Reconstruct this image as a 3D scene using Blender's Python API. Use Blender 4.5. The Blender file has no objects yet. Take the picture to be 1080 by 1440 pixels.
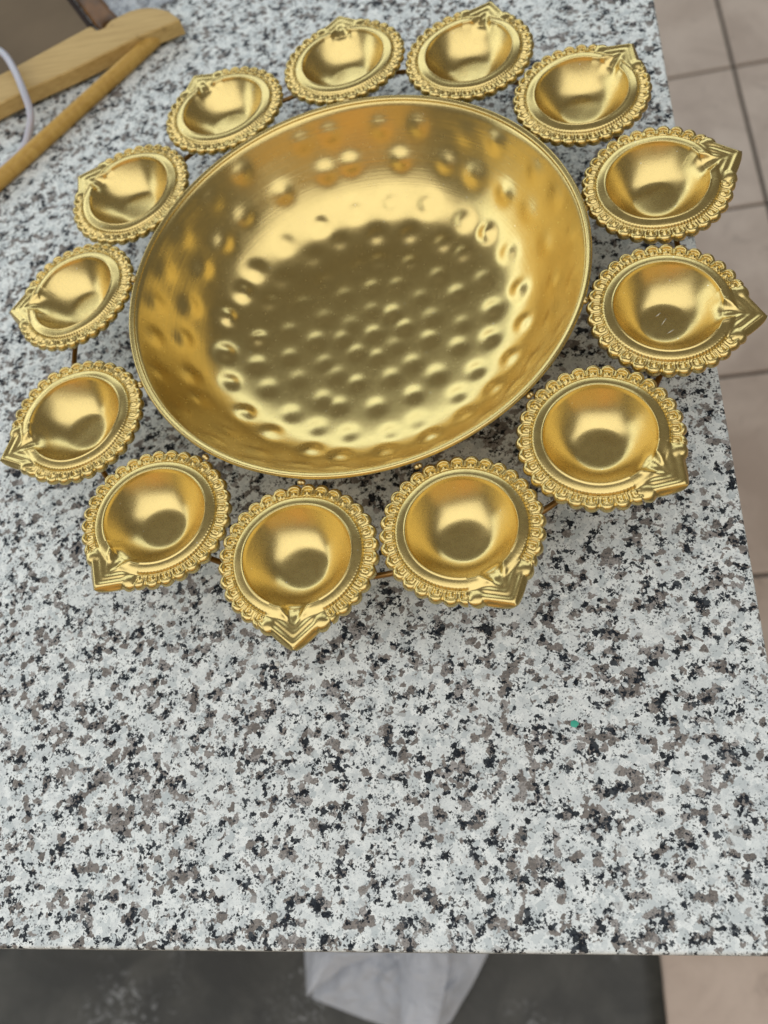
import bpy, math, random
import numpy as np
from mathutils import Vector, Matrix

random.seed(7); rng = np.random.default_rng(7)
SC = bpy.context.scene
COL = SC.collection
CM = 0.01
ZT = 83.0            # counter top height, cm
ZR = 88.3            # plane of the ring of lamps, cm

# ------------------------------------------------------------------ camera, world, lamps
cd = bpy.data.cameras.new('camera'); cam = bpy.data.objects.new('camera', cd); COL.objects.link(cam)
cam.location = (10.1109*CM, -28.2941*CM, (32.8937+ZR)*CM)
cam.rotation_mode = 'XYZ'; cam.rotation_euler = (0.450482, 0.214224, 0.0491371)
cd.sensor_fit = 'HORIZONTAL'; cd.sensor_width = 36.0; cd.lens = 36.0*1314.49/1080
cd.clip_start = 0.01; cd.clip_end = 50
cd.dof.use_dof = True; cd.dof.focus_distance = 0.385; cd.dof.aperture_fstop = 12.0
SC.camera = cam

world = bpy.data.worlds.new('World'); SC.world = world; world.use_nodes = True
bg = world.node_tree.nodes['Background']
bg.inputs['Color'].default_value = (1.0, 0.91, 0.74, 1); bg.inputs['Strength'].default_value = 0.15

def area_light(name, loc, target, sx, sy, radiance, color):
    l = bpy.data.lights.new(name, 'AREA'); l.shape = 'RECTANGLE'; l.size = sx; l.size_y = sy
    l.energy = radiance*sx*sy*math.pi; l.color = color
    o = bpy.data.objects.new(name, l); COL.objects.link(o); o.location = loc
    o.rotation_euler = (Vector(target)-Vector(loc)).to_track_quat('-Z', 'Y').to_euler()
    return o
# shop ceiling lighting, and the daylight of the shop front beyond the counter
area_light('ceiling_light', (0.0, -1.15, 2.65), (0.0, -1.15, 0), 4.4, 2.6, 1.28, (0.98, 0.99, 1.0))
area_light('shop_front_light', (-0.6, 2.6, 2.3), (0, 0.2, 0.9), 4.6, 1.2, 1.6, (0.80, 0.92, 1.0))
area_light('side_window_light', (-2.8, 0.6, 2.1), (0, 0.0, 0.9), 2.6, 1.3, 1.6, (0.86, 0.95, 1.0))
area_light('warm_reflection_fill', (0.3, -2.3, 1.42), (0, 0.0, 0.95), 4.4, 0.9, 0.50, (1.0, 0.58, 0.12))  # added warm fill behind the viewer, tints the gold walls orange
area_light('red_reflection_fill', (-0.15, -1.9, 1.38), (0, 0.0, 0.95), 0.85, 0.80, 0.10, (1.0, 0.26, 0.05))  # added dim red fill before the warm one, for red-brown reflections in the cups
SC.view_settings.view_transform = 'Standard'; SC.view_settings.look = 'None'
SC.view_settings.exposure = 0.10; SC.view_settings.gamma = 1.0

# ------------------------------------------------------------------ helpers
def empty(name, loc_cm, rotz=0, parent=None):
    o = bpy.data.objects.new(name, None); COL.objects.link(o)
    o.empty_display_size = 0.02
    o.location = [c*CM for c in loc_cm]; o.rotation_euler = (0, 0, rotz)
    if parent: o.parent = parent
    return o
def tag(o, label=None, cat=None, group=None, kind=None):
    if label: o['label'] = label
    if cat: o['category'] = cat
    if group: o['group'] = group
    if kind: o['kind'] = kind
    return o
def mesh(name, verts, faces, mat, parent=None, smooth=True, normals=None):
    """verts in cm"""
    me = bpy.data.meshes.new(name)
    me.from_pydata((np.asarray(verts, float)*CM).tolist(), [], [list(map(int, f)) for f in faces])
    if mat: me.materials.append(mat)
    me.polygons.foreach_set('use_smooth', [smooth]*len(me.polygons))
    me.update()
    if normals is not None:
        me.normals_split_custom_set_from_vertices([tuple(n) for n in normals])
    o = bpy.data.objects.new(name, me); COL.objects.link(o)
    if parent: o.parent = parent
    return o
def grid_faces(nr, nc, wrap=True, flip=False):
    f = []
    for i in range(nr-1):
        for j in range(nc if wrap else nc-1):
            a, b = i*nc+j, i*nc+(j+1) % nc
            c, d = b+nc, a+nc
            f.append((a, d, c, b) if flip else (a, b, c, d))
    return f
def tube(path, rad, seg=12, closed=False):
    P = np.asarray(path, float); n = len(P); V = []
    rad = np.broadcast_to(rad, (n,))
    up = np.array([0.02, 0.05, 1.0])
    for i in range(n):
        t = (P[(i+1) % n]-P[i-1]) if closed else (P[min(i+1, n-1)]-P[max(i-1, 0)])
        t /= np.linalg.norm(t)
        a = np.cross(t, up); a /= np.linalg.norm(a); b = np.cross(a, t)
        for k in range(seg):
            w = 2*math.pi*k/seg
            V.append(P[i]+rad[i]*(math.cos(w)*a+math.sin(w)*b))
    F = []
    for i in range(n if closed else n-1):
        for k in range(seg):
            i2 = (i+1) % n
            F.append((i*seg+k, i2*seg+k, i2*seg+(k+1) % seg, i*seg+(k+1) % seg))
    if not closed:
        F.append(tuple(range(seg))); F.append(tuple((n-1)*seg+k for k in reversed(range(seg))))
    return V, F
def smoothstep(x, a=0.0, b=1.0):
    t = np.clip((x-a)/(b-a), 0, 1); return t*t*(3-2*t)
def catmull(pts, n=10):
    P = [np.array(p, float) for p in pts]; P = [2*P[0]-P[1]]+P+[2*P[-1]-P[-2]]; out = []
    for i in range(1, len(P)-2):
        for k in range(n):
            t = k/n; a, b, c, d = P[i-1], P[i], P[i+1], P[i+2]
            out.append(0.5*((2*b)+(c-a)*t+(2*a-5*b+4*c-d)*t*t+(-a+3*b-3*c+d)*t**3))
    out.append(P[-2]); return np.array(out)

# ------------------------------------------------------------------ materials
class NT:
    def __init__(s, name):
        s.m = bpy.data.materials.new(name); s.m.use_nodes = True; s.t = s.m.node_tree
        s.b = s.t.nodes['Principled BSDF']; s.out = s.t.nodes['Material Output']
        tc = s.t.nodes.new('ShaderNodeTexCoord'); s.co = tc.outputs['Object']
    def n(s, typ, **kw):
        nd = s.t.nodes.new(typ)
        for k, v in kw.items():
            if k.startswith('_'): setattr(nd, k[1:], v)
        for k, v in kw.items():
            if not k.startswith('_'):
                key = int(k[1:]) if k[0] == 'i' and k[1:].isdigit() else k.replace('__', ' ')
                if hasattr(v, 'is_linked') or isinstance(v, bpy.types.NodeSocket): s.t.links.new(v, nd.inputs[key])
                else: nd.inputs[key].default_value = v
        return nd
    def math(s, op, a, b=0.0, c=0.0):
        return s.n('ShaderNodeMath', _operation=op, i0=a, i1=b, i2=c).outputs[0]
    def noise(s, scale, co=None, detail=2.0, rough=0.5, dist=0.0):
        return s.n('ShaderNodeTexNoise', Vector=co or s.co, Scale=scale, Detail=detail, Roughness=rough, Distortion=dist)
    def mix(s, f, a, b):
        nd = s.t.nodes.new('ShaderNodeMix'); nd.data_type = 'RGBA'
        for k, v in ((0, f), (6, a), (7, b)):
            if isinstance(v, bpy.types.NodeSocket): s.t.links.new(v, nd.inputs[k])
            else: nd.inputs[k].default_value = v
        return nd.outputs[2]
    def ramp(s, f, stops, interp='LINEAR'):
        nd = s.t.nodes.new('ShaderNodeValToRGB'); s.t.links.new(f, nd.inputs[0]); cr = nd.color_ramp; cr.interpolation = interp
        while len(cr.elements) < len(stops): cr.elements.new(0.5)
        for e, (p, c) in zip(cr.elements, stops): e.position = p; e.color = c if len(c) == 4 else (*c, 1)
        return nd.outputs[0]
    def thr(s, x, lo, hi):
        return s.n('ShaderNodeMapRange', _interpolation_type='SMOOTHSTEP', Value=x, i1=lo, i2=hi).outputs[0]
    def set(s, **kw):
        for k, v in kw.items():
            k = k.replace('__', ' ')
            if isinstance(v, bpy.types.NodeSocket): s.t.links.new(v, s.b.inputs[k])
            else: s.b.inputs[k].default_value = v
    def bump(s, h, strength, dist, normal=None):
        kw = dict(Height=h, Strength=strength, Distance=dist)
        if normal: kw['Normal'] = normal
        return s.n('ShaderNodeBump', **kw).outputs[0]

def gold(name, lathe=False, rough=0.27, base=(0.70, 0.543, 0.222), tip=False):
    g = NT(name)
    big = g.noise(60, detail=3).outputs[0]
    fine = g.noise(1500, detail=2, rough=0.7).outputs[0]
    mid = g.noise(420, detail=3, rough=0.6).outputs[0]
    c0 = tuple(x*0.98 for x in base)+(1,); c1 = tuple(min(1, x*1.02) for x in base)+(1,)
    col = g.mix(g.thr(big, 0.35, 0.65), c0, c1)
    # tiny pale flecks of the metallic paint
    v = g.n('ShaderNodeTexVoronoi', Vector=g.co, Scale=330.0)
    spk = g.math('MULTIPLY', g.math('LESS_THAN', v.outputs['Distance'], 0.10), g.math('LESS_THAN', g.n('ShaderNodeSeparateColor', Color=v.outputs['Color']).outputs[0], 0.06))
    col = g.mix(spk, col, (0.9, 0.83, 0.62, 1))
    if tip:        # paint worn through at the very tip of the spout
        tx = g.n('ShaderNodeSeparateXYZ', Vector=g.co).outputs[0]
        nz = g.noise(500, detail=3).outputs[0]
        m = g.thr(g.math('ADD', tx, g.math('MULTIPLY', g.math('SUBTRACT', nz, 0.5), 0.004)), 0.0388, 0.0396)
        col = g.mix(g.math('MULTIPLY', m, 0.8), col, (0.13, 0.11, 0.09, 1))
        big2 = g.noise(110, detail=4, rough=0.65).outputs[0]
        col = g.mix(g.math('MULTIPLY', g.thr(big2, 0.60, 0.72), 0.25), col, (0.52, 0.33, 0.12, 1))
    g.set(Base__Color=col, Metallic=1.0)
    g.set(Roughness=g.n('ShaderNodeMapRange', Value=mid, i1=0.3, i2=0.7, i3=rough-0.015, i4=rough+0.025).outputs[0])
    h = g.math('ADD', g.math('MULTIPLY', fine, 0.6), g.math('MULTIPLY', mid, 0.45))
    nrm = g.bump(h, 0.17, 0.00022)
    if lathe:      # spinning grooves left on the wall of the bowl
        sx = g.n('ShaderNodeSeparateXYZ', Vector=g.co)
        r2 = g.math('SQRT', g.math('ADD', g.math('MULTIPLY', sx.outputs[0], sx.outputs[0]), g.math('MULTIPLY', sx.outputs[1], sx.outputs[1])))
        ang = g.n('ShaderNodeMath', _operation='ARCTAN2', i0=sx.outputs[1], i1=sx.outputs[0]).outputs[0]
        cmb = g.n('ShaderNodeCombineXYZ', X=g.math('MULTIPLY', r2, 900.0), Y=g.math('MULTIPLY', g.math('SINE', ang), 1.3), Z=g.math('MULTIPLY', sx.outputs[2], 900.0))
        gr = g.noise(1.0, co=cmb.outputs[0], detail=3, rough=0.65).outputs[0]
        amt = g.thr(r2, 0.066, 0.086)
        nrm = g.bump(g.math('MULTIPLY', gr, amt), 0.2, 0.0003, normal=nrm)
    g.set(Normal=nrm)
    return g.m
M_LAMP = gold('gold_paint_lamp')
M_BOWL = gold('gold_paint_bowl', lathe=True, rough=0.25)
M_TIP = gold('gold_paint_spout', tip=True)
M_WIRE = gold('copper_brown_wire', rough=0.35, base=(0.30, 0.17, 0.06))

def granite():
    g = NT('granite'); g.co = g.n('ShaderNodeVectorMath', _operation='SCALE', i0=g.co, Scale=1.14).outputs[0]
    # domain warp so that no crystal edge is straight
    def warp(scale, amt, seedoff):
        co = g.n('ShaderNodeVectorMath', _operation='ADD', i0=g.co, i1=(seedoff, seedoff*1.7, 0.3)).outputs[0]
        nz = g.noise(scale, co=co, detail=3, rough=0.6).outputs['Color']
        d = g.n('ShaderNodeVectorMath', _operation='SUBTRACT', i0=nz, i1=(0.5, 0.5, 0.5)).outputs[0]
        d = g.n('ShaderNodeVectorMath', _operation='SCALE', i0=d, Scale=amt).outputs[0]
        return g.n('ShaderNodeVectorMath', _operation='ADD', i0=co, i1=d).outputs[0]
    def cells(scale, w, smooth=False):
        v = g.n('ShaderNodeTexVoronoi', Vector=w, Scale=scale)
        s = g.n('ShaderNodeSeparateColor', Color=v.outputs['Color'])
        return v.outputs['Distance'], s.outputs[0], s.outputs[1], s.outputs[2]
    # pale feldspar ground: milky crystals of different whites with greyer seams between them
    fd, fr, fg, fb = cells(260, warp(420, 0.005, 1.0))
    soft = g.noise(150, detail=5, rough=0.65).outputs[0]
    base = g.ramp(fr, [(0, (0.55, 0.60, 0.61)), (0.35, (0.75, 0.79, 0.785)), (1, (0.89, 0.92, 0.905))])
    base = g.mix(g.math('MULTIPLY', g.thr(soft, 0.45, 0.68), 0.6), base, (0.61, 0.64, 0.645, 1))
    vein = g.noise(260, co=warp(500, 0.004, 2.2), detail=5, rough=0.7).outputs[0]
    base = g.mix(g.math('MULTIPLY', g.thr(vein, 0.55, 0.68), 0.6), base, (0.40, 0.43, 0.45, 1))
    grain = g.noise(1500, detail=3, rough=0.75).outputs[0]
    base = g.mix(g.math('MULTIPLY', g.thr(grain, 0.50, 0.72), 0.75), base, (0.50, 0.54, 0.57, 1))
    clus = g.noise(85, co=warp(160, 0.004, 3.3), detail=3, rough=0.6).outputs[0]
    # smoky quartz grains, edges slightly translucent
    d, qr, qg, qb = cells(290, warp(480, 0.0032, 5.1))
    lim = g.n('ShaderNodeMapRange', Value=clus, i1=0.405, i2=0.67, i3=0.045, i4=0.60).outputs[0]
    q = g.thr(g.math('SUBTRACT', lim, qr), -0.015, 0.06)
    qcol = g.ramp(qg, [(0, (0.16, 0.135, 0.118)), (0.5, (0.255, 0.222, 0.20)), (1, (0.40, 0.375, 0.36))])
    qcol = g.mix(g.math('MULTIPLY', g.thr(g.noise(900, detail=4, rough=0.7).outputs[0], 0.42, 0.66), 0.7), qcol, (0.12, 0.115, 0.11, 1))
    qcol = g.mix(g.math('MULTIPLY', g.thr(g.noise(1300, co=warp(700, 0.001, 7.0), detail=3).outputs[0], 0.60, 0.70), 0.5), qcol, (0.55, 0.55, 0.54, 1))
    col = g.mix(g.math('MULTIPLY', q, 0.95), base, qcol)
    # black mica: flakes gathered beside the quartz
    clus2 = g.math('ADD', g.math('MULTIPLY', g.noise(130, co=warp(250, 0.003, 9.9), detail=4, rough=0.65).outputs[0], 0.72), g.math('MULTIPLY', clus, 0.28))
    d, br, bg_, bb = cells(430, warp(900, 0.0026, 8.2))
    lim2 = g.n('ShaderNodeMapRange', Value=clus2, i1=0.492, i2=0.65, i3=0.004, i4=0.66).outputs[0]
    k = g.math('LESS_THAN', br, lim2)
    kcol = g.ramp(bg_, [(0, (0.004, 0.006, 0.010)), (0.7, (0.012, 0.016, 0.022)), (1, (0.07, 0.08, 0.09))])
    col = g.mix(g.math('MULTIPLY', k, 0.97), col, kcol)
    d, cr_, cg_, cb_ = cells(760, warp(1200, 0.0014, 18.2))
    lim4 = g.n('ShaderNodeMapRange', Value=clus2, i1=0.485, i2=0.64, i3=0.007, i4=0.34).outputs[0]
    col = g.mix(g.math('MULTIPLY', g.math('LESS_THAN', cr_, lim4), 0.93), col, (0.012, 0.016, 0.024, 1))
    # mica dust
    d, er, eg, eb = cells(1300, warp(1600, 0.0008, 12.4))
    lim3 = g.n('ShaderNodeMapRange', Value=clus2, i1=0.40, i2=0.60, i3=0.012, i4=0.26).outputs[0]
    col = g.mix(g.math('MULTIPLY', g.math('LESS_THAN', er, lim3), 0.6), col, (0.05, 0.058, 0.07, 1))
    smudge = g.noise(14, detail=4, rough=0.6).outputs[0]
    g.set(Base__Color=col, Roughness=g.n('ShaderNodeMapRange', Value=smudge, i1=0.35, i2=0.65, i3=0.24, i4=0.42).outputs[0], Specular__IOR__Level=0.08)
    g.set(Normal=g.bump(grain, 0.08, 0.0002))
    return g.m
M_GRANITE = granite()

def tile_mat():
    g = NT('ceramic_tile')
    oi = g.n('ShaderNodeObjectInfo')
    co = g.n('ShaderNodeVectorMath', _operation='ADD', i0=g.co, i1=oi.outputs['Random']).outputs[0]
    a = g.noise(9, co=co, detail=5, rough=0.6, dist=0.6).outputs[0]
    c = g.mix(g.thr(a, 0.3, 0.7), (0.53, 0.415, 0.34, 1), (0.68, 0.555, 0.465, 1))
    b = g.noise(26, co=co, detail=4, rough=0.7, dist=1.2).outputs[0]
    c = g.mix(g.math('MULTIPLY', g.thr(b, 0.58, 0.72), 0.5), c, (0.30, 0.22, 0.175, 1))
    dust = g.noise(400, co=co, detail=2).outputs[0]
    c = g.mix(g.math('MULTIPLY', g.thr(dust, 0.6, 0.8), 0.25), c, (0.22, 0.18, 0.15, 1))
    g.set(Base__Color=c, Roughness=0.38)
    g.set(Normal=g.bump(a, 0.15, 0.002))
    return g.m
M_TILE = tile_mat()
def simple(name, c, rough=0.5, var=0.15, scale=40, **kw):
    g = NT(name); n = g.noise(scale, detail=4, rough=0.6).outputs[0]
    g.set(Base__Color=g.mix(g.thr(n, 0.3, 0.7), tuple(x*(1-var) for x in c)+(1,), tuple(min(1, x*(1+var)) for x in c)+(1,)), Roughness=rough)
    g.set(Normal=g.bump(n, 0.2, 0.0005))
    for k, v in kw.items(): g.set(**{k: v})
    return g.m
M_GROUT = simple('grout', (0.085, 0.075, 0.065), 0.9)
def mat_mat():
    g = NT('dark_floor_sheet')
    a = g.noise(11, detail=5, rough=0.6, dist=0.8).outputs[0]
    c = g.mix(g.thr(a, 0.35, 0.7), (0.040, 0.040, 0.036, 1), (0.085, 0.084, 0.075, 1))
    # scuffed, frosted patches
    b = g.noise(5, detail=3).outputs[0]; b2 = g.noise(85, detail=6, rough=0.75, dist=1.5).outputs[0]
    m = g.math('MULTIPLY', g.thr(b, 0.48, 0.60), g.thr(b2, 0.52, 0.66))
    c = g.mix(g.math('MULTIPLY', m, 0.85), c, (0.50, 0.52, 0.54, 1))
    g.set(Base__Color=c, Roughness=0.45, Normal=g.bump(b2, 0.3, 0.002))
    return g.m
M_MAT = mat_mat()
def wood(name, c0, c1, along, rough=0.42):
    g = NT(name)
    st = g.n('ShaderNodeVectorMath', _operation='MULTIPLY', i0=g.co, i1=along).outputs[0]
    a = g.noise(1.0, co=st, detail=5, rough=0.65, dist=0.4).outputs[0]
    c = g.mix(g.thr(a, 0.25, 0.75), c0, c1)
    k = g.noise(70, detail=2).outputs[0]
    c = g.mix(g.math('MULTIPLY', g.thr(k, 0.66, 0.75), 0.5), c, tuple(x*0.6 for x in c0[:3])+(1,))
    g.set(Base__Color=c, Roughness=rough, Specular__IOR__Level=0.25, Normal=g.bump(a, 0.15, 0.0005))
    return g.m
M_WOOD = wood('pale_wood', (0.46, 0.30, 0.10, 1), (0.60, 0.42, 0.165, 1), (30, 400, 400))
M_ROD = wood('honey_wood', (0.48, 0.28, 0.065, 1), (0.60, 0.38, 0.10, 1), (300, 300, 60))
M_TAUPE = simple('taupe_board', (0.165, 0.122, 0.078), 0.7, 0.08, 12, Specular__IOR__Level=0.15)
M_AMBER = simple('amber_brown_gloss', (0.12, 0.048, 0.005), 0.3, 0.5, 50, Specular__IOR__Level=0.2)
M_DARKB = simple('dark_brown_edge', (0.02, 0.008, 0.004), 0.5, Specular__IOR__Level=0.1)
M_CORD = simple('lilac_white_plastic', (0.52, 0.52, 0.60), 0.35, 0.05, 30, Subsurface__Weight=0.1)
M_SOLDER = gold('solder', rough=0.33, base=(0.62, 0.47, 0.21))
M_CAB = simple('cabinet_laminate', (0.25, 0.23, 0.21), 0.6)
M_GREEN = simple('green_paint', (0.05, 0.42, 0.30), 0.5)
M_CHIP = simple('white_chip', (0.75, 0.76, 0.72), 0.6)
def plastic(name, c, alpha, rough=0.25):
    g = NT(name); n = g.noise(16, detail=5, rough=0.6, dist=2.5).outputs[0]
    g.set(Base__Color=g.mix(n, tuple(x*0.85 for x in c)+(1,), c+(1,)), Roughness=rough, Alpha=alpha, Normal=g.bump(n, 0.8, 0.008))
    return g.m
M_BAG = plastic('white_film', (0.74, 0.79, 0.89), 0.80, 0.25)
M_FILM = plastic('clear_film', (0.55, 0.60, 0.68), 0.42, 0.15)

# ------------------------------------------------------------------ floor
R3 = math.radians(3.3)
def rot2(x, y, a): return (math.cos(a)*x-math.sin(a)*y, math.sin(a)*x+math.cos(a)*y)
floor = mesh('floor', [(-160, -120, -0.35), (190, -120, -0.35), (190, 230, -0.35), (-160, 230, -0.35)], [(0, 1, 2, 3)], M_GROUT, smooth=False)
tag(floor, kind='structure', label='beige ceramic tile floor with dark grout below the counter')
TS, G = 30.9, 0.55
def tile_proto():
    h = (TS-G)/2; c = 0.18; V = []
    for z, ins in ((-0.34, 0), (-c, 0), (-0.05, 0.05), (0, c)):
        V += [(-h+ins, -h+ins, z), (h-ins, -h+ins, z), (h-ins, h-ins, z), (-h+ins, h-ins, z)]
    F = [tuple(range(12, 16))]
    for i in range(3):
        for j in range(4): F.append((i*4+j, i*4+(j+1) % 4, i*4+4+(j+1) % 4, i*4+4+j))
    return mesh('tile', V, F, M_TILE, floor, smooth=False)
tp = tile_proto(); first = True
# measured joints: x' joint through (39.85, 80.6), y' joint through (40, 80.9)
for i in range(-5, 4):
    for j in range(-5, 3):
        # tile centres in the floor's own grid
        cx, cy = rot2((i+0.5)*TS, (j+0.5)*TS, R3-math.radians(0.0))
        X, Y = 40.0+cx, 80.9+cy
        o = tp if first else tp.copy()
        if not first: COL.objects.link(o); o.parent = floor
        first = False
        o.location = (X*CM, Y*CM, 0); o.rotation_euler = (0.0004*rng.normal(), 0.0004*rng.normal(), R3)

# dark sheet on the floor in front of the counter
gx, gy = 40, 24; V = []
for j in range(gy):
    for i in range(gx):
        x = -95+110.6*i/(gx-1)+0.2*math.sin(j*0.9); y = -75+65*j/(gy-1)
        z = 0.45+0.10*math.sin(i*0.7+j*0.4)+0.08*math.sin(j*1.1-i*0.3)
        V.append((x, y, z))
F = grid_faces(gy, gx, wrap=False)
nb = len(V); V += [(x, y, 0.03) for x, y, z in V]
F += [tuple(reversed([a+nb for a in f])) for f in F]
ring = [i for i in range(gx)]+[j*gx+gx-1 for j in range(1, gy)]+[(gy-1)*gx+i for i in range(gx-2, -1, -1)]+[j*gx for j in range(gy-2, 0, -1)]
for a, b in zip(ring, ring[1:]+ring[:1]): F.append((a, a+nb, b+nb, b))
o = mesh('floor_mat', V, F, M_MAT)
tag(o, 'dark grey scuffed floor mat below the front edge of the granite counter', 'floor mat')

# crumpled bag on the mat
def sheet(name, outline, zf, mat, parent=None, n=46, seed=1, crump=1.0, base=0.5, thick=0.0):
    """a crumpled film over a polygon outline (cm): grid mapped from the centroid outwards"""
    P = np.array(outline, float); c = P.mean(0)
    m = len(P); per = []
    for k in range(m):
        for s in range(8): per.append(P[k]*(1-s/8)+P[(k+1) % m]*(s/8))
    per = np.array(per); rs = np.random.default_rng(seed)
    folds = [(rs.uniform(0, math.pi), rs.uniform(0.25, 1.1), rs.uniform(0, 6.28), rs.uniform(0.3, 1)) for _ in range(9)]
    V = [(c[0], c[1], base+zf)]
    def height(x, y, e):
        h = 0
        for a, f, p, w in folds:
            u = (x*math.cos(a)+y*math.sin(a))*f+p+0.6*math.sin(0.5*(x*math.sin(a)-y*math.cos(a))*f)
            h += w*(1-abs(2*((u/6.283) % 1)-1))**2/f*0.45
        h += 0.16*math.sin(2.3*x+1.1*math.sin(1.7*y))+0.07*math.sin(3.9*y+1.5*math.sin(2.1*x+seed))
        return base+zf*(1-e**2)+crump*h*(1-0.6*e)
    for r in range(1, n+1):
        e = r/n
        for q in per:
            w = c+(q-c)*e; V.append((w[0], w[1], height(w[0], w[1], e)))
    k = len(per); F = [(0, 1+j, 1+(j+1) % k) for j in range(k)]
    for r in range(n-1):
        for j in range(k):
            a = 1+r*k+j; b = 1+r*k+(j+1) % k; F.append((a, a+k, b+k, b))
    return mesh(name, V, F, mat, parent)
FZ = 0
bag = empty('plastic_bag', (-13, -29, 0.6))
tag(bag, 'crumpled whitish translucent plastic bag lying on the dark floor mat', 'plastic bag')
def shift(pts, ox, oy): return [(a-ox, b-oy) for a, b in pts]
sheet('bag_body', shift([(-25.5, -21), (-24.4, -33.6), (-19.5, -35.0), (-13.6, -36.4), (-10.4, -37.2), (-7.8, -35.0), (-5.6, -31.5), (-2.6, -26.0), (-2, -18), (-13, -15)], -13, -29), 2.6, M_BAG, bag, seed=5, crump=1.6, base=0.2)
bf = sheet('bag_fold', shift([(-14, -22), (-13.3, -28.5), (-12.6, -37.3), (-9.0, -36.4), (-7.6, -29.6), (-8.0, -21)], -13, -29), 0.8, M_BAG, bag, seed=9, crump=0.35, base=4.6)
bf2 = sheet('bag_handle', shift([(-25.2, -27), (-24.2, -33.4), (-20, -30.0), (-15.5, -28.5), (-18, -24)], -13, -29), 0.7, M_BAG, bag, seed=3, crump=0.9, base=3.2)

# ------------------------------------------------------------------ counter
A22 = math.radians(2.2)
ctr = empty('granite_counter', (17.2, -27.7, 0), A22)     # its front right corner
tag(ctr, 'speckled white grey and black granite counter top under the gold bowl', 'counter')
def slab(x0, x1, y0, y1, z0, z1, r=0.15):
    prof = [(0.0, z0), (0.0, z1-r)]+[(r-r*math.cos(a), z1-r+r*math.sin(a)) for a in (0.4, 0.8, 1.2, 1.5708)]
    V = []
    for ins, z in prof: V += [(x0+ins, y0+ins, z), (x1-ins, y0+ins, z), (x1-ins, y1-ins, z), (x0+ins, y1-ins, z)]
    n = len(prof); F = [tuple((n-1)*4+k for k in range(4)), (3, 2, 1, 0)]
    for i in range(n-1):
        for j in range(4): F.append((i*4+j, i*4+(j+1) % 4, i*4+4+(j+1) % 4, i*4+4+j))
    return V, F
V, F = slab(-95, 0, 0, 95, 80.0, 83.0); mesh('stone_slab', V, F, M_GRANITE, ctr, smooth=False)
V, F = slab(-93, -6, 6, 93, 0.5, 79.98); mesh('cabinet', V, F, M_CAB, ctr, smooth=False)
def blob(name, x, y, z, r, mat, seed, flat=0.3, parent=None):
    rs = np.random.default_rng(seed); n = 10; V = [(x, y, z+r*flat)]
    for k, e in ((1, 0.6), (2, 1.0)):
        for j in range(n):
            a = 2*math.pi*j/n; rr = r*e*(1+0.25*rs.normal()*0.6)
            V.append((x+rr*math.cos(a), y+rr*math.sin(a), z+(r*flat*0.8 if k == 1 else 0.0)))
    F = [(0, 1+j, 1+(j+1) % n) for j in range(n)]+[(1+j, 1+n+j, 1+n+(j+1) % n, 1+(j+1) % n) for j in range(n)]
    return mesh(name, V, F, mat, parent)
tag(blob('paint_speck', 9.19, -19.66, ZT+0.005, 0.16, M_GREEN, 2, 0.12), 'tiny green paint speck on the granite, right of centre near the front', 'paint speck')
tag(blob('stone_chip', -3.6, -16.99, ZT+0.005, 0.13, M_CHIP, 3, 0.6), 'tiny pale chip on the granite just below the frontmost oil lamp spout', 'chip')

# ------------------------------------------------------------------ gold bowl with its ring of lamps
urli = empty('oil_lamp_bowl', (0, 0, ZT))
tag(urli, 'hammered gold bowl ringed by thirteen gold oil lamp cups on the granite counter', 'decorative bowl')
ZB = ZR-ZT            # ring plane above the base of the thing (5.3)

# bowl profile (r, z) relative to the ring plane
PR = np.array([0, 2, 4, 5.7, 6.75, 7.55, 8.2, 8.8, 9.27, 9.65, 9.98, 10.25, 10.45, 10.58])
PZ = np.array([-4.80, -4.77, -4.67, -4.49, -4.24, -3.86, -3.33, -2.64, -1.95, -1.35, -0.80, -0.30, 0.06, 0.22])
def profile_curve(n):
    pts = catmull(np.stack([PR, PZ], 1), 12)
    d = np.r_[0, np.cumsum(np.hypot(*np.diff(pts, axis=0).T))]
    s = np.linspace(0, d[-1], n)
    return np.stack([np.interp(s, d, pts[:, 0]), np.interp(s, d, pts[:, 1])], 1)
NB, NA = 230, 560
pc = profile_curve(NB); tang = np.gradient(pc, axis=0); tang /= np.linalg.norm(tang, axis=1)[:, None]
th = np.linspace(0, 2*np.pi, NA, endpoint=False)
Rr, TH = np.meshgrid(pc[:, 0], th, indexing='ij'); Zz = np.repeat(pc[:, 1:2], NA, 1)
P = np.stack([Rr*np.cos(TH), Rr*np.sin(TH), Zz], -1)
Nn = np.stack([-tang[:, 1:2]*np.cos(TH), -tang[:, 1:2]*np.sin(TH), np.repeat(tang[:, 0:1], NA, 1)], -1)   # inward/up
disp = np.zeros_like(Rr)
rows = [(0, 1, 0, .075, .46), (1.5, 8, .2, .060, .43), (3.0, 13, .5, .056, .43), (4.5, 17, .1, .062, .44), (6.1, 21, .33, .095, .47),
        (7.6, 24, .6, .150, .48), (9.1, 27, .15, .100, .52), (10.05, 27, .55, .065, .50)]
for r0, n, ph, dep, sg in rows:
    zz = np.interp(r0, PR, PZ)
    for k in range(n):
        a = 2*math.pi*(k+ph+0.11*rng.normal())/n if n > 1 else 0
        rr = r0+(0.07*rng.normal() if r0 < 9 else 0.04*rng.normal()); z0 = np.interp(rr, PR, PZ)
        q = np.array([rr*math.cos(a), rr*math.sin(a), z0])
        d2 = ((P-q)**2).sum(-1); s = sg*(0.9+0.2*rng.random())
        disp += dep*(0.65+0.6*rng.random())*np.exp(-(d2/(s*s))**1.1)
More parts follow.
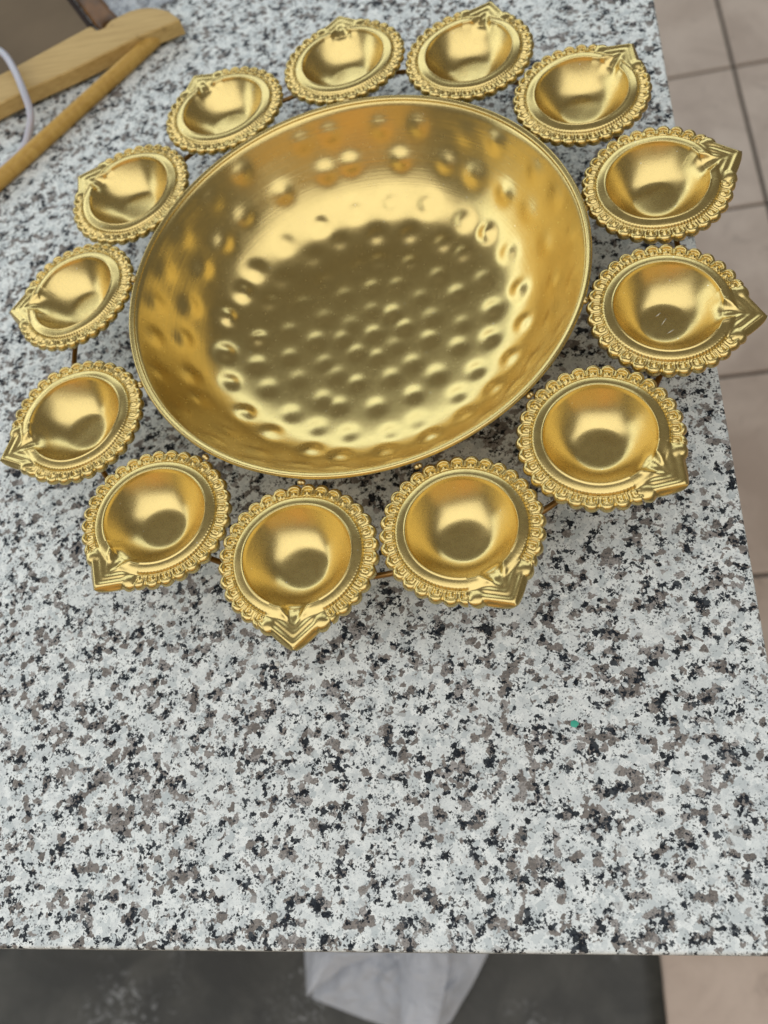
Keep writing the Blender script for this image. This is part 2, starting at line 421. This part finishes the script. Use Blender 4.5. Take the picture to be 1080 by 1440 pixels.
# faint hand-beaten unevenness
disp += 0.012*np.sin(3*TH+1)*np.clip(Rr/10, 0, 1)*np.sin(Rr*0.9)+0.008*np.sin(7*TH+Rr*1.3)*np.clip(Rr/10, 0, 1)
disp *= np.clip((NB-1-np.arange(NB))/6.0, 0, 1)[:, None]
P = P+Nn*disp[..., None]
# outer side of the sheet metal
po = profile_curve(40)[::-1]; to = np.gradient(po, axis=0); to /= np.linalg.norm(to, axis=1)[:, None]
out = po+np.stack([-to[:, 1], to[:, 0]], 1)*0.11
out[:, 0] = np.clip(out[:, 0], 0, None)
PO = np.stack([out[:, 0:1]*np.cos(th), out[:, 0:1]*np.sin(th), np.repeat(out[:, 1:2], NA, 1)], -1)
Vb = np.concatenate([P.reshape(-1, 3), PO.reshape(-1, 3)])
bowl = mesh('bowl', Vb+np.array([0, 0, ZB]), grid_faces(NB+40, NA), M_BOWL, urli)
def lathe(name, prof, mat, parent, n=NA):
    pr = np.array(prof); t = np.linspace(0, 2*np.pi, n, endpoint=False)
    V = np.stack([pr[:, 0:1]*np.cos(t), pr[:, 0:1]*np.sin(t), np.repeat(pr[:, 1:2], n, 1)], -1).reshape(-1, 3)
    m = len(pr); F = grid_faces(m, n)
    F += [((m-1)*n+j, (m-1)*n+(j+1) % n, (j+1) % n, j) for j in range(n)]
    return mesh(name, V, F, mat, parent)
rp = []
for k in range(22):      # rolled rim: a flattened bead with a small step
    a = 2*math.pi*k/22
    rp.append((10.73+0.145*math.cos(a), 0.235+0.10*math.sin(a)+ZB+(0.03 if 0.6 < a < 1.6 else 0)))
lathe('rim', rp, M_LAMP, bowl)
lathe('foot_ring', [(5.6, 0.0), (5.9, 0.0), (6.0, 0.25), (6.05, 0.66), (5.85, 0.66), (5.75, 0.25)], M_LAMP, bowl, 160)
V, F = tube([(14.62*math.cos(a), 14.62*math.sin(a), ZB-1.48) for a in np.linspace(0, 2*np.pi, 160, endpoint=False)], 0.13, 10, True)
mesh('support_wire', V, F, M_WIRE, urli)

# --- one oil lamp, pressed from sheet: height field in polar coordinates, spout along +x
NPH = 648
phi = (np.arange(NPH)/NPH)*2*np.pi-np.pi
def spade_R(p):
    ap = np.sqrt(p*p+0.0012); r = 0.748*4.03/(0.748*np.cos(ap)+0.663*np.sin(ap))
    return r+0.05*np.sin(np.clip(ap/0.36, 0, 1)*np.pi)
NP_ = 32
ap = np.abs(phi)
pet_a = ((ap-np.pi)*NP_/(2*np.pi)) % 1.0-0.5                 # -0.5..0.5 across one petal
Rpet = 3.14+0.18*(1-np.abs(2*pet_a)**2.2)
wt = 1-smoothstep(ap, 0.40, 0.425)                            # 1 on the spout
Rmax = np.where(ap < 0.4125, spade_R(np.minimum(phi, 9)), Rpet)
# scrolled lobe each side of the spout
u_l, v_l = 2.86, 1.06
rl = np.hypot(u_l, v_l); al = math.atan2(v_l, u_l)
dl = np.abs(ap-al)*rl; lobe = rl+np.sqrt(np.clip(0.36**2-dl**2, 0, None))
Rmax = np.where(dl < 0.36, np.maximum(np.where(ap < 0.4, Rmax, 3.1), lobe), Rmax)
ra = np.concatenate([np.linspace(0.02, 0.95, 8), np.linspace(1.02, 2.18, 22)])
rb = np.concatenate([np.linspace(2.205, 2.36, 8), np.linspace(2.40, 2.74, 13)])
sc = np.linspace(0.035, 1, 34)
rows_r = [np.full(NPH, r) for r in ra]+[np.full(NPH, r) for r in rb]+[2.74+s*(Rmax-2.74) for s in sc]
RR = np.array(rows_r); PH = np.repeat(phi[None], len(RR), 0)
U, W = RR*np.cos(PH), RR*np.sin(PH)
def lamp_z(U, W, RR, PH):
    A = np.abs(PH)
    s = np.clip((RR-0.80)/1.42, 0, 1)
    z_b = -1.12+0.03*RR**2*(RR < 3)*0.35+1.20*s**1.75
    lip = 0.150+0.022*np.sin(np.clip((RR-2.2)/0.42, 0, 1)*np.pi)-0.035*np.clip((RR-2.28)/0.36, 0, 1)-0.15*smoothstep(RR, 2.60, 2.72)
    lip += 0.045*np.exp(-((RR-2.235)/0.035)**2)
    z = np.where(RR < 2.2, np.minimum(z_b, 0.16), lip)
    # rope line
    rope = np.exp(-((RR-2.68)/0.045)**2)
    z = np.where(RR > 2.2, z+rope*(0.030+0.034*np.cos(A*118+RR*9)), z)
    # petals
    a = (((A-np.pi)*NP_/(2*np.pi)) % 1.0)-0.5
    Rm = 3.14+0.18*(1-np.abs(2*a)**2.2)
    sp = np.clip((RR-2.74)/(Rm-2.74), 0, 1)
    pitch = 2*np.pi/NP_
    ed = np.minimum((0.5-np.abs(a))*pitch*RR, (Rm-RR)*0.9)              # distance in from the petal's own edge
    inner = np.minimum(ed, 1)
    body = 0.13*np.sqrt(np.clip(1-(1-np.clip(ed/0.10, 0, 1))**2, 0, 1))-0.07*sp**2
    bulb = np.exp(-(a/0.30)**2-((sp-0.74)/0.19)**2)
    ins = smoothstep(ed, 0.075, 0.13)*(1-smoothstep(sp, 0.50, 0.64))
    drop = np.exp(-(a/(0.085+0.05*(1-sp)))**2-((sp-0.24)/0.19)**2)
    body += 0.055*bulb-0.11*ins+0.12*drop
    z = np.where(RR > 2.74, -0.04+body+0.045*np.exp(-((RR-2.74)/0.05)**2), z)
    # spout plate with chevron ridges
    d = 0.748*(4.03-U)-0.663*np.abs(W)
    ridge = lambda x, c, w: np.exp(-((x-c)/w)**2)
    zs = -0.04+0.13*ridge(d, 0.20, 0.15)+0.11*ridge(d, 0.52, 0.13)+0.06*smoothstep(d, 0.55, 0.9)-0.16*(1-smoothstep(d, -0.02, 0.12))
    wf = np.where((U > 1.6) & (U < 3.03), 0.62*np.clip(1-(U-1.98)/1.05, 0, 1.25)**0.9, 0.0)
    e = wf-np.abs(W)                       # >0 inside the wick groove
    depth = 0.36-0.26*smoothstep(U, 2.15, 2.9)
    wspl = (1-smoothstep(A, 0.36, 0.42))*smoothstep(RR, 2.50, 2.85)
    z = z*(1-wspl)+zs*wspl
    lobev = np.hypot(U-u_l, np.abs(W)-v_l)
    z = np.maximum(z, np.where(lobev < 0.36, -0.12+0.24*np.sqrt(np.clip(1-(lobev/0.37)**2, 0, 1)), -9))
    ridge_f = 0.10*np.exp(-((e+0.035)/0.055)**2)*smoothstep(U, 1.95, 2.3)*(wf > 0)
    t = np.clip((U-2.1)/0.85, -0.3, 1)
    cup = (np.clip(1-(np.abs(W)/np.maximum(wf, 0.04))**2, 0, 1)*(wf > 0))**0.7*smoothstep(U, 1.7, 2.05)
    z = z+ridge_f*0.8
    fl = -0.19+0.24*t+0.07*np.exp(-(W/0.09)**2-((t-0.45)/0.28)**2)
    f = fl*cup+z*(1-cup)
    k = 0.05*cup
    z = 0.5*(z+f-np.sqrt((z-f)**2+k*k))
    return z
ZZ = lamp_z(U, W, RR, PH)
# light smoothing so that creases read as pressed metal, not as cuts
for _ in range(2):
    ZZ[1:-1] = 0.5*ZZ[1:-1]+0.25*(ZZ[:-2]+ZZ[2:])*0.5+0.125*(np.roll(ZZ[1:-1], 1, 1)+np.roll(ZZ[1:-1], -1, 1))*1.0
spz = (np.abs(PH) < 0.46) & (RR > 1.7)
for _ in range(16):      # the spout is pressed softer than the petals
    Zs = ZZ.copy(); Zs[1:-1] = 0.4*ZZ[1:-1]+0.15*(ZZ[:-2]+ZZ[2:])+0.15*(np.roll(ZZ, 1, 1)+np.roll(ZZ, -1, 1))[1:-1]
    ZZ = np.where(spz, Zs, ZZ)
nrow = len(RR)
G3 = np.stack([U, W, ZZ], -1)
# skirt and underside
Rlast = RR[-1]
sk = []
for dr, dz in ((0.0, -0.07), (-0.03, -0.15), (-0.10, -0.16)):
    r_ = Rlast+dr; sk.append(np.stack([r_*np.cos(phi), r_*np.sin(phi), ZZ[-1]+dz], -1))
under = []
for i in list(range(nrow-2, -1, -4)):
    r_ = np.minimum(RR[i], Rlast-0.12)
    under.append(np.stack([r_*np.cos(phi), r_*np.sin(phi), ZZ[i]-0.13], -1))
FULL = np.concatenate([G3, np.array(sk), np.array(under)])
nfull = len(FULL)
faces_all = np.array(grid_faces(nfull, NPH))
# vertex normals over the whole sheet, so that the parts meet without a seam
def vnormals(V, F):
    a, b, c, d = (V[F[:, k]] for k in range(4))
    n = np.cross(c-a, d-b); N = np.zeros_like(V)
    for k in range(4): np.add.at(N, F[:, k], n)
    return N/np.maximum(np.linalg.norm(N, axis=1), 1e-12)[:, None]
FV = FULL.reshape(-1, 3)
FN = vnormals(FV, faces_all)
if FN[NPH*20+5][2] < 0: FN = -FN; faces_all = faces_all[:, ::-1]
row_of = faces_all.min(1)//NPH
cen = FV[faces_all].mean(1); cr = np.hypot(cen[:, 0], cen[:, 1]); ca = np.abs(np.arctan2(cen[:, 1], cen[:, 0]))
top = row_of < nrow-1
is_spout = top & (((ca < 0.405) & (cr > 2.20)) | ((np.hypot(cen[:, 0]-u_l, np.abs(cen[:, 1])-v_l) < 0.36) & (cr > 2.6)))
is_basin = top & (cr < 2.20) & ~is_spout
is_rim = ~is_spout & ~is_basin
def submesh(name, sel, parent=None, extra=None):
    F = faces_all[sel]; used = np.unique(F); mp = np.full(len(FV), -1); mp[used] = np.arange(len(used))
    V = FV[used]; N = FN[used]; Fl = mp[F].tolist()
    if extra == 'cap':     # close the centre of the basin
        ring = mp[np.arange(NPH)]; V = np.concatenate([V, [[0, 0, FV[:NPH, 2].mean()]]]); N = np.concatenate([N, [[0, 0, 1]]])
        k = len(V)-1; Fl += [[k, int(ring[j]), int(ring[(j+1) % NPH])] for j in range(NPH)]
    o = mesh(name, V, Fl, M_TIP, parent, normals=N)
    return o
LAMPS = [[1.665, 14.332, 0.024, 0.054, 0.012, 0.048], [1.19, 14.326, 0.037, 0.01, 0.007, 0.083], [0.715, 14.283, 0.053, -0.002, -0.011, 0.125],
 [0.23, 14.214, -0.02, 0.013, -0.018, 0.102], [-0.254, 14.221, -0.079, 0.084, 0.007, 0.099], [-0.725, 14.333, 0.025, 0.016, 0.016, 0.081],
 [-1.19, 14.232, -0.017, -0.022, 0.05, 0.189], [-1.662, 14.202, 0.002, -0.036, 0.028, 0.144], [-2.142, 14.363, 0.047, -0.066, 0.03, 0.008],
 [-2.642, 14.368, -0.018, -0.003, -0.019, 0.004], [3.111, 14.215, -0.015, 0.11, -0.018, 0.104], [2.633, 14.197, -0.089, 0.04, 0.033, 0.034],
 [2.149, 14.265, 0.051, 0.058, -0.013, 0.04]]
lamp0 = submesh('oil_lamp', is_rim, urli)
basin0 = submesh('basin', is_basin, lamp0, 'cap')
spout0 = submesh('spout', is_spout, lamp0)
# solder bead where the lamp meets the bowl
Vs, Fs = [], []
for q in range(3):
    cx, cy, cz, r = -3.36-0.02*q, 0.12*rng.normal(), -0.02+0.04*rng.random(), 0.11+0.04*rng.random(); b0 = len(Vs)
    for i in range(5):
        for j in range(8):
            la = -math.pi/2+math.pi*i/4; lo = 2*math.pi*j/8
            Vs.append((cx+r*math.cos(la)*math.cos(lo), cy+r*math.cos(la)*math.sin(lo), cz+r*0.8*math.sin(la)))
    Fs += [tuple(b0+k for k in f) for f in grid_faces(5, 8)]
sold0 = mesh('solder_bead', Vs, Fs, M_SOLDER, lamp0)
def variant(me, k):
    if k == 0: return me
    m2 = me.copy(); n = len(m2.vertices); co = np.empty(n*3); m2.vertices.foreach_get('co', co); c = co.reshape(-1, 3)/CM
    x, y = c[:, 0], c[:, 1]; q = np.random.default_rng(k*11)
    p = q.uniform(0, 6.28, 8)
    c[:, 2] += 0.035*np.sin(0.9*x+p[0])*np.sin(0.8*y+p[1])+0.012*np.sin(2.6*x+p[2]+1.3*y)+0.010*np.sin(3.1*y+p[3]-x)
    for w in range(3):
        a, r = q.uniform(0, 6.28), q.uniform(0.6, 1.9)
        c[:, 2] -= 0.03*q.uniform(-1, 1)*np.exp(-((x-r*math.cos(a))**2+(y-r*math.sin(a))**2)/0.12)
    c[:, 0] *= 1+0.008*q.normal(); c[:, 1] *= 1+0.008*q.normal()
    m2.vertices.foreach_set('co', (c*CM).ravel()); m2.update(); return m2
VAR = {'rim': [variant(lamp0.data, k) for k in range(4)], 'basin': [variant(basin0.data, k) for k in range(4)], 'spout': [variant(spout0.data, k) for k in range(4)]}
for i, (ang, rad, z, tr, tt, sp) in enumerate(LAMPS):
    e = Vector((math.cos(ang), math.sin(ang), 0)); tn = Vector((-math.sin(ang), math.cos(ang), 0))
    n = (Vector((0, 0, 1))+e*tr+tn*tt).normalized(); u = (e-n*e.dot(n)).normalized(); v = n.cross(u)
    uu = math.cos(sp)*u+math.sin(sp)*v; vv = n.cross(uu)
    M = Matrix((uu, vv, n)).transposed().to_4x4(); c = e*rad+Vector((0, 0, z+ZB)); M.translation = c*CM
    if i == 0: o = lamp0
    else:
        o = lamp0.copy(); COL.objects.link(o); o.parent = urli
        o.data = VAR['rim'][i % 4]
        for ch, kk in ((basin0, 'basin'), (spout0, 'spout'), (sold0, None)):
            cc = ch.copy(); COL.objects.link(cc); cc.parent = o
            if kk: cc.data = VAR[kk][i % 4]
    o.matrix_local = M
    if i == 4: scr_parent = o; o['label'] = 'oil lamp cup with three small scratches in its basin'
Vs, Fs = [], []
for x, y, a, l in ((0.30, -0.42, 0.75, 0.20), (-0.02, 0.05, 1.15, 0.22), (-0.28, 0.38, 0.9, 0.16)):
    b0 = len(Vs); dx, dy = math.cos(a)*l, math.sin(a)*l; nx, ny = -math.sin(a)*0.015, math.cos(a)*0.015
    zz = -1.075
    Vs += [(x-dx, y-dy, zz), (x+nx, y+ny, zz), (x+dx, y+dy, zz), (x-nx, y-ny, zz), (x, y, zz+0.02)]
    Fs += [(b0, b0+3, b0+4), (b0+3, b0+2, b0+4), (b0+2, b0+1, b0+4), (b0+1, b0, b0+4)]
mesh('scratch', Vs, Fs, M_CHIP, scr_parent)

# ------------------------------------------------------------------ wooden hanger, board, bar, cord, film at the back left
hang = empty('wooden_hanger', (-20, 24, ZT))
tag(hang, 'pale wooden clothes hanger with trouser rod lying behind the bowl on the left', 'clothes hanger')
up = [[-60, 6.5], [-40, 16.2], [-26.6, 23.15], [-25.5, 23.73], [-20.66, 26.5], [-20.36, 26.3], [-20.15, 26.02], [-19.88, 25.98], [-19.55, 26.08], [-19.38, 26.45], [-19.2, 26.7], [-18.6, 27.02], [-18.0, 27.32], [-17.3, 27.42], [-16.7, 27.38], [-16.1, 27.22], [-15.54, 26.95], [-15.0, 26.6], [-14.63, 26.22], [-14.2, 25.75], [-14.08, 25.5]]
lo = [[-14.3, 25.42], [-16.95, 24.52], [-21.0, 22.5], [-24.2, 21.15], [-25.85, 20.3], [-40, 12.9], [-59, 3.0]]
poly = np.array(up+lo)-np.array([-20, 24])
def prism(poly, z0, z1, bev=0.12):
    n = len(poly); c = poly; nx = np.roll(poly, -1, 0)-np.roll(poly, 1, 0); nr = np.stack([-nx[:, 1], nx[:, 0]], 1); nr /= np.linalg.norm(nr, axis=1)[:, None]
    area = 0.5*np.sum(poly[:, 0]*np.roll(poly[:, 1], -1)-np.roll(poly[:, 0], -1)*poly[:, 1])
    s = 1 if area > 0 else -1; V = []
    prof = [(bev, z0), (0, z0+bev)]+[(bev*(1-math.cos(a)), z1-bev+bev*math.sin(a)) for a in (0, 0.5, 1.05, 1.5708)]
    for ins, z in prof: V += [(p[0]+s*q[0]*ins, p[1]+s*q[1]*ins, z) for p, q in zip(poly, nr)]
    F = []; m = len(prof)
    for i in range(m-1):
        for j in range(n): f = (i*n+j, i*n+(j+1) % n, i*n+n+(j+1) % n, i*n+n+j); F.append(f if s > 0 else f[::-1])
    t = tuple((m-1)*n+k for k in range(n)); b = tuple(reversed(range(n)))
    F += [t if s > 0 else t[::-1], b if s > 0 else b[::-1]]
    return V, F
V, F = prism(poly, 0.30, 1.38); o = mesh('shoulder_arm', V, F, M_WOOD, hang, smooth=False)
V, F = tube([np.array((-15.3+20, 26.2-24, 0.66)), np.array((-16.2+20, 25.1-24, 0.60)), np.array((-17.77+20, 23.31-24, 0.52)), np.array((-24.95+20, 14.43-24, 0.5)), np.array((-37+20, -0.5-24, 0.5))], [0.42, 0.48, 0.5, 0.5, 0.5], 20)
mesh('trouser_rod', V, F, M_ROD, hang)

bd = empty('taupe_board', (-26, 30, ZT)); tag(bd, 'flat taupe board with a dark brown edge behind the wooden hanger', 'board')
# edge line of the board runs from (-23.9,31.7) to (-21.7,28.5) and on under the hanger
e0 = np.array([-21.2, 27.7]); dr = np.array([-2.2, 3.25]); dr = dr/np.linalg.norm(dr); pr = np.array([-dr[1], dr[0]])
B = lambda a, b, z: (e0[0]+dr[0]*a+pr[0]*b+26, e0[1]+dr[1]*a+pr[1]*b-30, z)
def bx(a0, a1, b0, b1, z0, z1):
    V = [B(a, b, z) for z in (z0, z1) for a, b in ((a0, b0), (a1, b0), (a1, b1), (a0, b1))]
    return V, [(0, 3, 2, 1), (4, 5, 6, 7), (0, 1, 5, 4), (1, 2, 6, 5), (2, 3, 7, 6), (3, 0, 4, 7)]
V, F = bx(-2.2, 30, 0.25, 32, 0.02, 0.22); mesh('panel', V, F, M_TAUPE, bd, smooth=False)
V, F = bx(-2.2, 30, -0.10, 0.25, 0.02, 0.28); mesh('edge_strip', V, F, M_DARKB, bd, smooth=False)
V, F = tube([np.array(B(a, -1.0, 0.0))+np.array([-0, 0, 0]) for a in (-1.5, -1.35, -1.1, -0.7, 0, 5, 12, 24)], [0.1, 0.45, 0.65, 0.78, 0.82, 0.82, 0.82, 0.82], 18)
V = [(x, y, 0.42+(z)*0.48) for x, y, z in V]
o = mesh('amber_bar', [(x-26, y+30, z+ZT) for x, y, z in V], F, M_AMBER)
tag(o, 'glossy amber brown bar ending in the notch of the wooden hanger', 'bar')
cord = catmull([(-30, 27.5, ZT+1.9), (-27.6, 25.3, ZT+2.1), (-26.0, 24.0, ZT+2.2), (-24.75, 22.2, ZT+2.2), (-23.7, 20.2, ZT+2.05), (-23.25, 18.9, ZT+1.5), (-23.5, 18.1, ZT+0.9), (-24.1, 16.9, ZT+0.35), (-25.3, 15.7, ZT+0.26), (-27.5, 14.4, ZT+0.26), (-32, 12.6, ZT+0.26)], 8)
V, F = tube(cord, 0.24, 12); tag(mesh('plastic_tube', V, F, M_CORD), 'thin lilac white plastic tube looping over the wooden hanger at the left edge', 'plastic tube')
flm = empty('plastic_wrap', (-17, 31, ZT)); tag(flm, 'crumpled clear plastic wrap lying behind the wooden hanger', 'plastic wrap')
sheet('wrap_sheet', shift([(-20.3, 28.2), (-17.8, 28.2), (-15.6, 29.0), (-15.2, 31.5), (-15, 38), (-21, 40), (-24, 36), (-21.6, 31)], -17, 31), 0.9, M_FILM, flm, seed=12, crump=0.5, base=0.1)
